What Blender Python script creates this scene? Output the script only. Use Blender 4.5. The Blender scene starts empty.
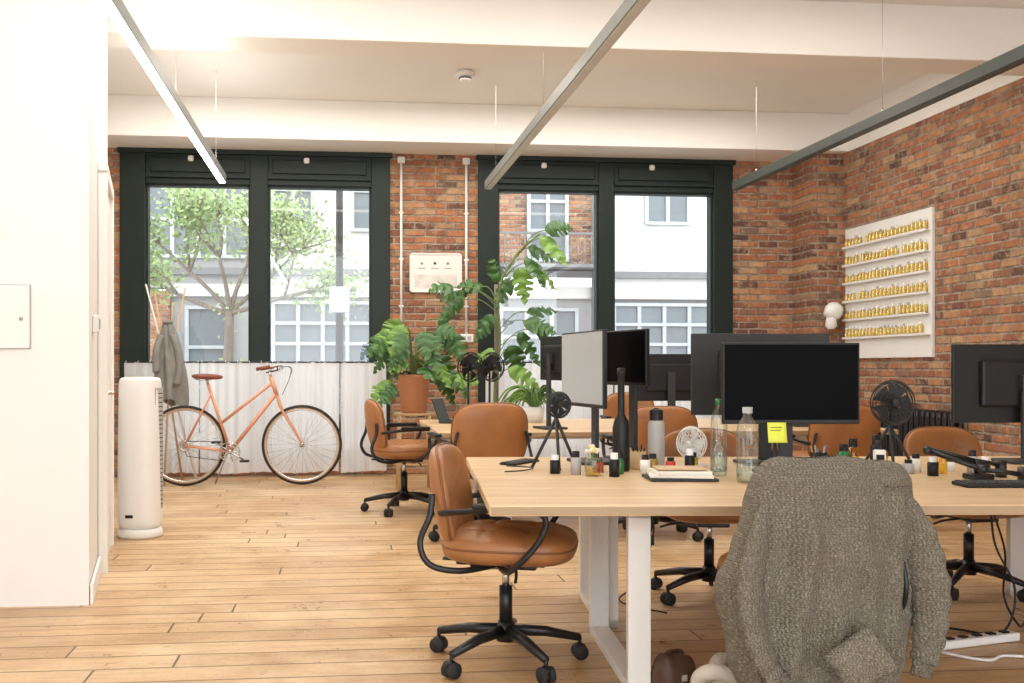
import bpy, bmesh, math, random
from mathutils import Vector, Matrix
random.seed(7)
S=bpy.context.scene
pi=math.pi
# ------------------------------------------------------------ materials
class NT:
    def __init__(s,name):
        m=bpy.data.materials.new(name); m.use_nodes=True
        s.m=m; s.t=m.node_tree; s.n=s.t.nodes; s.b=s.n['Principled BSDF']; s.out=s.n['Material Output']
    def new(s,t,**k):
        n=s.n.new(t)
        for a,b in k.items(): setattr(n,a,b)
        return n
    def link(s,a,b): s.t.links.new(a,b)
    def put(s,sock,v):
        if hasattr(v,'is_output') : s.link(v,sock)
        else: sock.default_value=v
    def math(s,op,a,b=0.0,c=None):
        n=s.new('ShaderNodeMath',operation=op)
        s.put(n.inputs[0],a); s.put(n.inputs[1],b)
        if c is not None: s.put(n.inputs[2],c)
        return n.outputs[0]
    def coord(s):
        g=s.new('ShaderNodeTexCoord'); x=s.new('ShaderNodeSeparateXYZ'); s.link(g.outputs['Object'],x.inputs[0])
        return g.outputs['Object'],x.outputs[0],x.outputs[1],x.outputs[2]
    def comb(s,x,y,z=0.0):
        c=s.new('ShaderNodeCombineXYZ'); s.put(c.inputs[0],x); s.put(c.inputs[1],y); s.put(c.inputs[2],z); return c.outputs[0]
    def noise(s,vec,scale,detail=3,rough=.5):
        n=s.new('ShaderNodeTexNoise'); s.link(vec,n.inputs['Vector']); n.inputs['Scale'].default_value=scale
        n.inputs['Detail'].default_value=detail; n.inputs['Roughness'].default_value=rough; return n.outputs['Fac']
    def mix(s,f,a,b,blend='MIX'):
        n=s.new('ShaderNodeMix',data_type='RGBA',blend_type=blend)
        s.put(n.inputs[0],f)
        for i,v in ((6,a),(7,b)):
            if isinstance(v,tuple) and len(v)==3: v=(*v,1)
            s.put(n.inputs[i],v)
        return n.outputs[2]
    def ramp(s,f,stops):
        n=s.new('ShaderNodeValToRGB'); s.link(f,n.inputs[0]); e=n.color_ramp.elements
        while len(e)<len(stops): e.new(.5)
        for i,(p,c) in enumerate(stops): e[i].position=p; e[i].color=(*c,1)
        return n.outputs[0]
    def maprange(s,v,a,b,c=0.,d=1.):
        n=s.new('ShaderNodeMapRange'); s.put(n.inputs[0],v)
        for i,q in enumerate((a,b,c,d)): n.inputs[i+1].default_value=q
        return n.outputs[0]
    def bump(s,h,dist,strength=1.0):
        n=s.new('ShaderNodeBump'); s.link(h,n.inputs['Height']); n.inputs['Distance'].default_value=dist
        n.inputs['Strength'].default_value=strength; s.link(n.outputs[0],s.b.inputs['Normal'])
    def tiles(s,cx,cy,bw,bh,gap,rand=False):
        row=s.math('FLOOR',s.math('DIVIDE',cy,bh))
        if rand:
            w=s.new('ShaderNodeTexWhiteNoise',noise_dimensions='1D'); s.link(row,w.inputs['W']); off=w.outputs['Value']
        else: off=s.math('MULTIPLY',s.math('FLOORED_MODULO',row,2.0),.5)
        u=s.math('ADD',s.math('DIVIDE',cx,bw),off)
        fu=s.math('FRACT',u); fv=s.math('FRACT',s.math('DIVIDE',cy,bh)); col=s.math('FLOOR',u)
        du=s.math('MULTIPLY',s.math('MINIMUM',fu,s.math('SUBTRACT',1.0,fu)),bw)
        dv=s.math('MULTIPLY',s.math('MINIMUM',fv,s.math('SUBTRACT',1.0,fv)),bh)
        mask=s.maprange(s.math('MINIMUM',du,dv),gap*.5,gap*1.3)
        w=s.new('ShaderNodeTexWhiteNoise',noise_dimensions='2D'); s.link(s.comb(col,row),w.inputs['Vector'])
        return w.outputs['Value'],mask,row

def mat(name,col,rough=.5,metal=0.,var=.12,scale=12,emit=None,es=1.,spec=.5,bump=0,bs=80,coat=0,trans=0,alpha=1):
    n=NT(name); v,x,y,z=n.coord(); f=n.noise(v,scale)
    c=n.mix(f,tuple(a*(1-var) for a in col),tuple(min(1,a*(1+var)) for a in col))
    n.link(c,n.b.inputs['Base Color']); n.b.inputs['Roughness'].default_value=rough; n.b.inputs['Metallic'].default_value=metal
    n.b.inputs['Specular IOR Level'].default_value=spec; n.b.inputs['Coat Weight'].default_value=coat
    n.b.inputs['Transmission Weight'].default_value=trans; n.b.inputs['Alpha'].default_value=alpha
    if emit: n.b.inputs['Emission Color'].default_value=(*emit,1); n.b.inputs['Emission Strength'].default_value=es
    if bump: n.bump(n.noise(v,bs),bump)
    return n.m

def brick_mat(name,ax,light=1.0):
    n=NT(name); v,x,y,z=n.coord(); h=x if ax=='x' else y
    wob=n.math('MULTIPLY',n.math('SUBTRACT',n.noise(v,11,4,.7),.5),.026)
    r,mask,row=n.tiles(n.math('ADD',h,wob),n.math('ADD',z,wob),.225,.075,.0105)
    L=light
    c=n.ramp(r,[(0,(.10*L,.055*L,.045*L)),(.10,(.24*L,.09*L,.055*L)),(.24,(.44*L,.155*L,.07*L)),(.40,(.56*L,.22*L,.09*L)),(.54,(.32*L,.13*L,.08*L)),(.66,(.54*L,.25*L,.115*L)),(.80,(.60*L,.38*L,.20*L)),(.88,(.20*L,.13*L,.10*L)),(1,(.50*L,.19*L,.085*L))])
    c=n.mix(n.maprange(n.noise(v,30,6,.8),.45,.64,0,.8),c,(.14*L,.068*L,.048*L))
    c=n.mix(n.maprange(n.noise(v,15,5,.8),.50,.66,0,.7),c,(.66*L,.42*L,.25*L))
    c=n.mix(n.maprange(n.noise(v,1.3,6,.75),.52,.72,0,.5),c,(.14*L,.08*L,.06*L))
    c=n.mix(mask,n.mix(n.maprange(n.noise(v,6,5,.8),.35,.65),(.17*L,.13*L,.10*L),(.50*L,.42*L,.32*L)),c)
    n.link(c,n.b.inputs['Base Color']); n.b.inputs['Roughness'].default_value=.85
    n.bump(n.math('ADD',mask,n.math('MULTIPLY',n.noise(v,60,5,.7),.9)),.016,.9)
    return n.m
def plank_mat():
    n=NT('floor_planks'); v,x,y,z=n.coord()
    wob=n.math('MULTIPLY',n.math('SUBTRACT',n.noise(v,1.5,2),.5),.012)
    r,mask,row=n.tiles(x,n.math('ADD',y,wob),2.6,.17,.0045,True)
    gv=n.comb(n.math('MULTIPLY',x,1.0),n.math('MULTIPLY',y,11.0),n.math('MULTIPLY',r,30))
    g=n.noise(gv,2.4,8,.75)
    c=n.ramp(r,[(0,(.46,.27,.12)),(.3,(.60,.385,.185)),(.6,(.68,.46,.24)),(.85,(.53,.325,.15)),(1,(.72,.51,.285))])
    c=n.mix(n.maprange(g,.42,.68,0,.75),c,(.33,.17,.07))
    c=n.mix(n.maprange(n.noise(v,1.0,8,.8),.45,.62,0,.75),c,(.78,.59,.37))
    c=n.mix(n.maprange(n.noise(v,.8,9,.82),.52,.68,0,.6),c,(.40,.215,.09))
    c=n.mix(n.maprange(n.noise(v,8,7,.88),.58,.66,0,.75),c,(.20,.10,.045))
    c=n.mix(n.maprange(n.noise(n.comb(n.math('MULTIPLY',x,3.0),n.math('MULTIPLY',y,30.0),0.0),3,6,.8),.58,.68,0,.6),c,(.84,.68,.46))
    c=n.mix(n.maprange(n.noise(n.comb(n.math('MULTIPLY',x,9.0),n.math('MULTIPLY',y,60.0),4.0),3,6,.8),.6,.66,0,.7),c,(.18,.09,.04))
    c=n.mix(mask,(.13,.068,.032),c)
    n.link(c,n.b.inputs['Base Color'])
    n.link(n.maprange(n.noise(v,4,6,.8),.3,.7,.22,.52),n.b.inputs['Roughness'])
    n.bump(n.math('ADD',mask,n.math('MULTIPLY',g,.8)),.004,.8); return n.m
def wood_mat(name,c1,c2,bw=.9,bh=.045):
    n=NT(name); v,x,y,z=n.coord(); r,mask,row=n.tiles(x,y,bw,bh,.0008,True)
    gv=n.comb(n.math('MULTIPLY',x,1.5),n.math('MULTIPLY',y,25.0),n.math('MULTIPLY',r,20))
    g=n.noise(gv,2.5,5,.6)
    c=n.mix(r,c1,c2); c=n.mix(n.math('MULTIPLY',n.maprange(g,.4,.75),.5),c,tuple(a*.62 for a in c1))
    c=n.mix(mask,tuple(a*.6 for a in c1),c)
    n.link(c,n.b.inputs['Base Color']); n.b.inputs['Roughness'].default_value=.38; return n.m
def knit_mat(name='knit_wool',k1=1.0):
    n=NT(name); v,x,y,z=n.coord()
    sv=n.comb(n.math('ADD',x,n.math('MULTIPLY',n.math('PINGPONG',z,.009),.5)),y,z)
    w=n.new('ShaderNodeTexWave',wave_type='BANDS',bands_direction='X'); n.link(sv,w.inputs[0]); w.inputs['Scale'].default_value=30; w.inputs['Distortion'].default_value=2.4; w.inputs['Detail'].default_value=2; w.inputs['Detail Scale'].default_value=2
    w2=n.new('ShaderNodeTexWave',wave_type='BANDS',bands_direction='Z'); n.link(v,w2.inputs[0]); w2.inputs['Scale'].default_value=44; w2.inputs['Distortion'].default_value=2
    k=n.math('MULTIPLY',w.outputs['Fac'],n.math('ADD',n.math('MULTIPLY',w2.outputs['Fac'],.7),.3))
    f=n.noise(v,170,4,.85)
    c=n.ramp(f,[(.32,(.085*k1,.075*k1,.055*k1)),(.5,(.235*k1,.21*k1,.16*k1)),(.66,(.50*k1,.455*k1,.36*k1))])
    c=n.mix(n.math('MULTIPLY',n.math('SUBTRACT',1.0,k),.55),c,(.06,.053,.04))
    n.link(c,n.b.inputs['Base Color']); n.b.inputs['Roughness'].default_value=.95
    n.bump(n.math('ADD',k,n.math('MULTIPLY',f,.4)),.005,.9); return n.m
def curtain_mat():
    n=NT('sheer_curtain'); v,x,y,z=n.coord()
    c=n.mix(n.noise(v,3),(.93,.935,.95),(.98,.98,.98))
    st=n.math('GREATER_THAN',n.math('FRACT',n.math('MULTIPLY',x,14.0)),.93)
    c=n.mix(n.math('MULTIPLY',st,.25),c,(.55,.6,.68))
    d=n.new('ShaderNodeBsdfDiffuse'); t=n.new('ShaderNodeBsdfTranslucent'); n.link(c,d.inputs[0]); n.link(c,t.inputs[0])
    m=n.new('ShaderNodeMixShader'); m.inputs[0].default_value=.55; n.link(d.outputs[0],m.inputs[1]); n.link(t.outputs[0],m.inputs[2])
    tr=n.new('ShaderNodeBsdfTransparent'); m2=n.new('ShaderNodeMixShader'); m2.inputs[0].default_value=.08
    n.link(m.outputs[0],m2.inputs[1]); n.link(tr.outputs[0],m2.inputs[2]); n.link(m2.outputs[0],n.out.inputs[0]); return n.m
def pane_mat():
    n=NT('window_glass'); t=n.new('ShaderNodeBsdfTransparent'); t.inputs[0].default_value=(.98,.99,.99,1)
    g=n.new('ShaderNodeBsdfGlossy'); g.inputs['Roughness'].default_value=.02
    m=n.new('ShaderNodeMixShader'); m.inputs[0].default_value=.06
    n.link(t.outputs[0],m.inputs[1]); n.link(g.outputs[0],m.inputs[2]); n.link(m.outputs[0],n.out.inputs[0]); return n.m
def clear_mat(name,col,f=.06):
    n=NT(name); t=n.new('ShaderNodeBsdfTransparent'); t.inputs[0].default_value=(*col,1)
    lw=n.new('ShaderNodeLayerWeight'); lw.inputs[0].default_value=.35
    g=n.new('ShaderNodeBsdfGlossy'); g.inputs['Roughness'].default_value=.05
    m=n.new('ShaderNodeMixShader'); n.link(n.math('ADD',n.math('MULTIPLY',lw.outputs['Facing'],.5),f),m.inputs[0])
    n.link(t.outputs[0],m.inputs[1]); n.link(g.outputs[0],m.inputs[2]); n.link(m.outputs[0],n.out.inputs[0]); return n.m

BRX=brick_mat('brick_back','x',1.05); BRY=brick_mat('brick_side','y',1.05)
WHITE=mat('white_paint',(.87,.865,.85),.6,var=.02,scale=2)
CEIL=mat('ceiling_paint',(.88,.87,.845),.6,var=.03,scale=1.5)
FLOOR=plank_mat(); DESK=wood_mat('desk_wood',(.66,.46,.265),(.78,.58,.36))
GREEN=mat('window_frame_green',(.011,.020,.017),.45,var=.2,spec=.3)
BLACK=mat('black_plastic',(.012,.012,.013),.42,var=.2,spec=.3)
BLACKM=mat('black_metal',(.015,.015,.016),.35,metal=.2)
SCREEN=mat('monitor_screen',(.002,.002,.0025),.25,var=.1,spec=.03)
PALE=mat('painted_screen_reflection',(.42,.47,.50),.2,var=.06,scale=3)  # window reflection on a dark screen, painted as flat pale colour
GREY=mat('dark_grey_plastic',(.035,.038,.04),.5,spec=.3)
LG=mat('light_grey',(.42,.42,.41),.5)
STEEL=mat('steel',(.6,.6,.6),.25,metal=1.)
WSTEEL=mat('white_steel',(.83,.82,.79),.4,var=.03)
WPLAS=mat('white_plastic',(.84,.84,.83),.35,var=.02)
LEATH=mat('tan_leather',(.36,.15,.05),.38,var=.3,scale=7,bump=.001,bs=160)
LEATHD=mat('leather_piping',(.20,.075,.025),.5)
COPPER=mat('bike_frame_copper',(.70,.33,.20),.35,metal=.15,var=.04)
SADDLE=mat('saddle_leather',(.22,.06,.035),.45)
RUBBER=mat('rubber',(.02,.02,.02),.8)
TAN=mat('tan_sidewall',(.48,.30,.17),.7)
LEAF=mat('monstera_leaf',(.04,.12,.025),.35,var=.55,scale=5)
LEAF2=mat('young_leaf',(.15,.30,.05),.4,var=.35,scale=5)
STEM=mat('plant_stem',(.16,.22,.07),.6)
TERRA=mat('terracotta',(.50,.21,.10),.75)
SOIL=mat('soil',(.05,.03,.02),.9)
KNIT=knit_mat(); KNIT2=knit_mat('knit_rib',.85); 
PATCH=knit_mat('knit_pocket',1.18)
CURT=curtain_mat(); PANE=pane_mat()
CLEAR=clear_mat('clear_glass',(.90,.95,.94)); AMBER=clear_mat('yellow_liquid',(.95,.78,.20)); PALEAMB=clear_mat('pale_amber_oil',(.97,.86,.42),.12); GRN=mat('green_glass',(.03,.16,.05),.15)
PAPER=mat('paper',(.82,.80,.74),.8,var=.03); YEL=mat('yellow_sticky',(.80,.86,.10),.7)
CAL=mat('calendar_print',(.80,.785,.75),.7,var=.05); CAL2=mat('calendar_image',(.68,.66,.62),.7,var=.35,scale=9); RED=mat('red_plastic',(.55,.05,.03),.4); BLUE=mat('blue_print',(.08,.2,.45),.5)
COAT=mat('grey_coat',(.24,.24,.23),.9,var=.3,scale=10,bump=.004,bs=40)
LWOOD=mat('light_wood',(.58,.40,.22),.5,var=.2); BARK=mat('bark',(.22,.19,.16),.9,var=.3)
BAG=mat('brown_bag',(.07,.032,.02),.55); CREAM=mat('cream_knit',(.80,.74,.64),.95,var=.08,bump=.004,bs=120)
GLOW=mat('led_diffuser',(1,1,1),.5,emit=(1.,.97,.92),es=16); GLOWUP=mat('led_uplight',(1,1,1),.5,emit=(1.,.95,.87),es=22)
ALU=mat('track_aluminium',(.22,.235,.225),.45,metal=.1); DIFF=mat('track_diffuser',(.55,.56,.54),.5)
TRK=mat('track_dark',(.05,.062,.056),.5)
TREEL=mat('street_tree_leaves',(.34,.46,.20),.7,var=.35,scale=2)
YLIQ=mat('oil_bottle_yellow',(.86,.72,.26),.3,var=.25,scale=8)
PINK=mat('pink_plastic',(.7,.2,.3),.5)
# ------------------------------------------------------------ mesh builder
def spline(P,n=6,closed=False):
    P=[Vector(p) for p in P]; out=[]; N=len(P); R=range(N if closed else N-1)
    for i in R:
        if closed: a,b,c,d=P[i-1],P[i],P[(i+1)%N],P[(i+2)%N]
        else: a=P[max(i-1,0)];b=P[i];c=P[i+1];d=P[min(i+2,N-1)]
        for k in range(n):
            t=k/n; out.append(.5*((2*b)+(c-a)*t+(2*a-5*b+4*c-d)*t*t+(3*b-a-3*c+d)*t**3))
    if not closed: out.append(P[-1])
    return out
def spw(v,e): return math.copysign(abs(v)**e,v)
class B:
    def __init__(s,name): s.name=name; s.v=[]; s.f=[]; s.fm=[]; s.fs=[]; s.mats=[]
    def mi(s,m):
        if m not in s.mats: s.mats.append(m)
        return s.mats.index(m)
    def add(s,vs,fs,m,smooth=True):
        o=len(s.v); s.v+= [tuple(v) for v in vs]; k=s.mi(m)
        for f in fs: s.f.append([i+o for i in f]); s.fm.append(k); s.fs.append(smooth)
    def box(s,c,sz,m,bev=0,rot=None,seg=2):
        bm=bmesh.new(); bmesh.ops.create_cube(bm,size=1); bmesh.ops.scale(bm,vec=sz,verts=bm.verts)
        if bev: bmesh.ops.bevel(bm,geom=bm.edges[:],offset=bev,segments=seg,affect='EDGES',profile=.5)
        M=Matrix.Translation(c)
        if rot: M=M@Matrix.Rotation(rot[2],4,'Z')@Matrix.Rotation(rot[1],4,'Y')@Matrix.Rotation(rot[0],4,'X')
        bm.transform(M); bm.verts.index_update()
        s.add([v.co[:] for v in bm.verts],[[v.index for v in f.verts] for f in bm.faces],m,False); bm.free()
    def b2(s,x0,x1,y0,y1,z0,z1,m,bev=0): s.box(((x0+x1)/2,(y0+y1)/2,(z0+z1)/2),(x1-x0,y1-y0,z1-z0),m,bev)
    def tube(s,P,r,m,seg=8,closed=False,caps=True,flat=None):
        P=[Vector(p) for p in P]; N=len(P); rs=r if isinstance(r,(list,tuple)) else [r]*N
        vs=[];T=[]
        for i in range(N):
            a=P[i-1] if (i>0 or closed) else P[i]; b=P[(i+1)%N] if (i<N-1 or closed) else P[i]
            t=(b-a); T.append(t.normalized() if t.length>1e-9 else Vector((0,0,1)))
        up=Vector((0,0,1)) if abs(T[0].z)<.9 else Vector((1,0,0))
        n=(up-T[0]*up.dot(T[0])).normalized()
        for i in range(N):
            n=n-T[i]*n.dot(T[i]); n=n.normalized() if n.length>1e-6 else T[i].orthogonal().normalized()
            bn=T[i].cross(n)
            for k in range(seg):
                a=2*pi*k/seg; ra=rs[i]; rb=rs[i]*(flat if flat else 1)
                vs.append(P[i]+n*math.cos(a)*ra+bn*math.sin(a)*rb)
        fs=[]
        for i in range(N if closed else N-1):
            j=(i+1)%N
            for k in range(seg): l=(k+1)%seg; fs.append([i*seg+k,i*seg+l,j*seg+l,j*seg+k])
        if caps and not closed: fs.append(list(range(seg))[::-1]); fs.append([(N-1)*seg+k for k in range(seg)])
        s.add(vs,fs,m,True)
    def cyl(s,a,b,r,m,r2=None,seg=16): s.tube([a,b],[r,r if r2 is None else r2],m,seg)
    def ring(s,c,R,r,m,axis='y',seg=6,n=36,sq=1):
        P=[]
        for i in range(n):
            a=2*pi*i/n; u,v=R*math.cos(a),R*math.sin(a)*sq
            P.append({'y':(c[0]+u,c[1],c[2]+v),'z':(c[0]+u,c[1]+v,c[2]),'x':(c[0],c[1]+u,c[2]+v)}[axis])
        s.tube(P,r,m,seg,closed=True)
    def lathe(s,prof,c,m,seg=24):
        vs=[];N=len(prof)
        for r,z in prof:
            for k in range(seg):
                a=2*pi*k/seg; vs.append((c[0]+max(r,1e-4)*math.cos(a),c[1]+max(r,1e-4)*math.sin(a),c[2]+z))
        fs=[[i*seg+k,i*seg+(k+1)%seg,(i+1)*seg+(k+1)%seg,(i+1)*seg+k] for i in range(N-1) for k in range(seg)]
        s.add(vs,fs,m,True)
    def sell(s,c,r,m,e1=1,e2=1,nu=32,nv=16,fn=None):
        vs=[]
        for j in range(nv+1):
            p=-pi/2+pi*j/nv
            for i in range(nu):
                t=2*pi*i/nu
                v=Vector((r[0]*spw(math.cos(p),e1)*spw(math.cos(t),e2),r[1]*spw(math.cos(p),e1)*spw(math.sin(t),e2),r[2]*spw(math.sin(p),e1)))
                if fn: v=fn(v)
                vs.append(v+Vector(c))
        fs=[[j*nu+i,j*nu+(i+1)%nu,(j+1)*nu+(i+1)%nu,(j+1)*nu+i] for j in range(nv) for i in range(nu)]
        s.add(vs,fs,m,True)
    def sphere(s,c,r,m,nu=16,nv=8): s.sell(c,(r,r,r) if not isinstance(r,tuple) else r,m,nu=nu,nv=nv)
    def grid(s,fn,nu,nv,m,smooth=True):
        vs=[fn(i/nu,j/nv) for j in range(nv+1) for i in range(nu+1)]
        fs=[[j*(nu+1)+i,j*(nu+1)+i+1,(j+1)*(nu+1)+i+1,(j+1)*(nu+1)+i] for j in range(nv) for i in range(nu)]
        s.add(vs,fs,m,smooth)
    def fin(s,loc=(0,0,0),rz=0,sc=1,solid=0):
        me=bpy.data.meshes.new(s.name); me.from_pydata(s.v,[],s.f)
        for m in s.mats: me.materials.append(m)
        me.polygons.foreach_set('material_index',s.fm); me.polygons.foreach_set('use_smooth',s.fs); me.update()
        o=bpy.data.objects.new(s.name,me); S.collection.objects.link(o); o.location=loc; o.rotation_euler[2]=rz; o.scale=(sc,)*3
        if solid: md=o.modifiers.new('Solidify','SOLIDIFY'); md.thickness=solid; md.offset=0
        return o
def dup(o,loc,rz,sc=1):
    c=o.copy(); S.collection.objects.link(c); c.location=loc; c.rotation_euler[2]=rz; c.scale=(sc,)*3; return c
# ------------------------------------------------------------ shell
YB=10.7; XR=5.35; ZC=3.83; ZS=3.43
b=B('floor'); b.b2(-3.7,XR+.2,-3,YB+.3,-.1,0,FLOOR); b.fin()
b=B('ceiling'); b.b2(-3.7,XR+.2,-3,YB+.3,ZC,ZC+.1,CEIL); b.fin()
for i,(y0,y1) in enumerate([(10.1,YB),(7.0,7.35),(3.2,3.9)]):
    b=B('trim_%d'%(i+1)); b.b2(-3.5,XR,y0,y1,ZS,ZC,CEIL,.008); b.fin()
WIN=[(-2.29,.52),(1.47,4.31)]; ZW0,ZW1=.18,3.41
b=B('wall_back')
b.b2(-3.5,-2.29,YB,YB+.3,0,ZC,BRX); b.b2(.52,1.47,YB,YB+.3,0,ZC,BRX); b.b2(4.31,XR+.2,YB,YB+.3,0,ZC,BRX)
for a,c in WIN: b.b2(a,c,YB,YB+.3,ZW1,ZC,BRX); b.b2(a,c,YB,YB+.3,0,ZW0,BRX)
b.b2(5.0,XR,10.22,YB,0,ZS,BRX); b.fin()
b=B('wall_right'); b.b2(XR,XR+.2,-3,YB,0,ZC,BRY); b.fin()
b=B('trim_4'); b.b2(XR-.012,XR,-3,10.1,ZS,ZC,CEIL); b.fin()
# left partition
b=B('wall_left')
b.add([(-3.5,5.0,0),(-1.21,4.97,0),(-1.57,6.95,0),(-3.5,6.95,0),(-3.5,5.0,ZC),(-1.21,4.97,ZC),(-1.57,6.95,ZC),(-3.5,6.95,ZC)],
 [[0,1,5,4],[1,2,6,5],[2,3,7,6],[3,0,4,7],[4,5,6,7]],WHITE,False)
b.b2(-3.7,-3.5,-3,YB,0,ZC,WHITE); b.fin()
ang=math.atan2(.36,1.98)
def pw(t,off,z): # point on slanted partition
    d=Vector((-.36,1.98,0)).normalized(); nrm=Vector((1.98,.36,0)).normalized(); p=Vector((-1.21,4.97,0))+d*t+nrm*off; return (p.x,p.y,z)
b=B('door_1')
b.box(pw(1.25,.017,1.1),(.03,.82,2.2),WHITE,.003,rot=(0,0,ang))
for t in (.80,1.70): b.box(pw(t,.027,1.12),(.05,.07,2.26),WHITE,.004,rot=(0,0,ang))
b.box(pw(1.25,.027,2.26),(.05,.97,.07),WHITE,.004,rot=(0,0,ang))
b.cyl(pw(.95,.02,1.0),pw(.95,.07,1.0),.012,STEEL); b.cyl(pw(.95,.07,1.0),pw(1.07,.07,1.0),.01,STEEL); b.fin()
b=B('light_switch'); b.box(pw(.3,.016,1.37),(.03,.09,.09),WPLAS,.006,rot=(0,0,ang)); b.box(pw(.3,.033,1.37),(.01,.03,.05),LG,.003,rot=(0,0,ang)); b.fin()
b=B('wall_access_panel'); b.b2(-1.98,-1.485,4.955,4.973,1.24,1.54,WHITE,.003); b.b2(-1.985,-1.48,4.968,4.974,1.235,1.545,LG); b.cyl((-1.52,4.945,1.38),(-1.52,4.96,1.38),.009,LG); b.fin()
b=B('baseboard_left'); b.box(pw(.38,.012,.05),(.016,.75,.1),WHITE,.003,rot=(0,0,ang)); b.fin()
# windows
def window(i,a,c,px):
    b=B('window_%d'%i); y0,y1=YB-.03,YB+.16
    b.b2(a,px[0],y0,y1,ZW0,ZW1,GREEN,.006); b.b2(px[3],c,y0,y1,ZW0,ZW1,GREEN,.006)
    b.b2(px[1],px[2],y0+.01,y1,ZW0,ZW1,GREEN,.006)
    for k in (0,2):
        x0,x1=px[k],px[k+1]
        b.b2(x0,x1,y0+.02,y1,3.07,ZW1,GREEN,.004); b.b2(x0,x1,y0+.02,y1,ZW0,ZW0+.1,GREEN,.004)
        b.b2(x0,x1,y0-.02,y0+.03,3.13,3.16,GREEN,.004); b.b2(x0+.05,x1-.05,y0+.0,y0+.03,3.19,3.34,GREEN,.01)
        for q in (x0-.005,x1-.02): b.b2(q,q+.025,y0+.05,y1-.02,ZW0,3.08,GREEN,.004)
        b.b2(x0,x1,y0+.05,y1-.02,3.05,3.08,GREEN)
        b.b2(x0,x1,y0+.10,y0+.106,ZW0+.1,3.06,PANE)
    b.box(((px[1]+px[2])/2-.7,y0-.015,3.33),(.06,.04,.06),WPLAS,.015); b.box(((px[1]+px[2])/2+.5,y0-.015,3.33),(.06,.04,.06),WPLAS,.015)
    b.b2(a-.02,c+.02,y0-.03,y0+.02,ZW1-.03,ZW1+.02,GREEN,.004)
    b.fin()
window(1,-2.29,.52,(-2.03,-.955,-.768,.32)); window(2,1.47,4.31,(1.69,2.80,2.97,4.09))
# curtains
def curtain(segs,rod):
    b=B('cafe_curtain'); y=YB-.24
    b.cyl((rod[0],y,1.20),(rod[1],y,1.20),.008,BLACKM)
    for x in (rod[0]+.02,rod[1]-.02): b.cyl((x,y,1.20),(x,YB-.035,1.20),.006,BLACKM)
    for (x0,x1,sd) in segs:
        rr=random.Random(sd); ph=rr.random()*6
        ks=[(rr.uniform(20,75),rr.uniform(0,6),rr.uniform(.3,1)) for _ in range(5)]
        def fn(u,v):
            x=x0+(x1-x0)*u; am=(.008+.011*v)
            w=sum(a*math.sin(x*k+p+.5*v*math.sin(x*4)) for k,p,a in ks)*am*.75
            return (x+.006*math.sin(x*31)*v,y+w,1.195+.006*abs(math.sin(x*26))-v*(1.14+.008*math.sin(x*9+ph)))
        b.grid(fn,int((x1-x0)*150),14,CURT)
        k=x0+.02
        while k<x1: b.ring((k,y,1.2),.014,.003,WPLAS,'x',5,10); k+=.12
    return b.fin()
curtain([(-2.2,-1.45,1),(-1.44,-.02,2),(.0,.47,3)],(-2.25,.5))
curtain([(1.52,2.9,4),(2.91,4.2,5)],(1.5,4.28))
# conduits
for x in (.64,1.34):
    b=B('electrical_conduit'); b.cyl((x,YB-.025,1.5),(x,YB-.025,3.36),.014,WPLAS)
    b.box((x,YB-.03,3.36),(.08,.05,.07),WPLAS,.012); b.sphere((x,YB-.07,3.34),.022,WPLAS)
    for z in (1.8,2.3,2.8): b.box((x,YB-.02,z),(.05,.035,.02),WPLAS,.004)
    b.box((x,YB-.031,1.46),(.15,.06,.09),WPLAS,.008); b.b2(x-.05,x-.01,YB-.065,YB-.058,1.44,1.48,LG); b.b2(x+.01,x+.05,YB-.065,YB-.058,1.44,1.48,LG)
    b.fin()
b=B('wall_calendar'); b.b2(.74,1.28,YB-.035,YB-.001,1.96,2.36,CAL,.004)
b.b2(.78,1.24,YB-.038,YB-.034,2.0,2.14,CAL2)
for i,x in enumerate((.86,1.0,1.14)): b.cyl((x,YB-.04,2.26),(x,YB-.034,2.26),.014,(LG,BLACK,TERRA)[i]); b.b2(x-.04,x+.04,YB-.038,YB-.034,2.20,2.212,LG)
for z0,z1,x0,x1 in ((1.95,1.965,.73,1.29),(2.355,2.37,.73,1.29),(1.95,2.37,.73,.745),(1.95,2.37,1.275,1.29)): b.b2(x0,x1,YB-.045,YB-.001,z0,z1,WSTEEL)
b.fin()
b=B('smoke_detector'); b.lathe([(0,0),(.07,0),(.09,-.02),(.09,-.04),(.05,-.05),(.05,-.08),(0,-.085)],(1.12,9.0,ZC),WPLAS); b.lathe([(.055,-.05),(.06,-.065),(.045,-.075)],(1.12,9.0,ZC),GREY); b.fin()
# ------------------------------------------------------------ tracks
def track(x,y0,y1,on):
    b=B('suspended_light_track'); z=2.93
    b.b2(x-.035,x+.035,y0,y1,z-.03,z+.05,ALU if on else TRK if x>3 else ALU,.004)
    b.b2(x-.026,x+.026,y0+.02,y1-.02,z-.036,z-.028,GLOW if on else DIFF if x<3 else TRK)
    if on: b.b2(x-.026,x+.026,y0+.02,y1-.02,z+.048,z+.054,GLOWUP)
    y=y1-.5
    while y>y0: b.cyl((x,y,z+.05),(x,y,ZC),.0015,STEEL,seg=6); b.cyl((x,y,z+.05),(x,y,z+.08),.008,STEEL); y-=2.2
    b.fin()
track(-1.12,.6,9.66,True); track(1.44,.6,9.75,False); track(3.88,.6,9.55,False)
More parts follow.
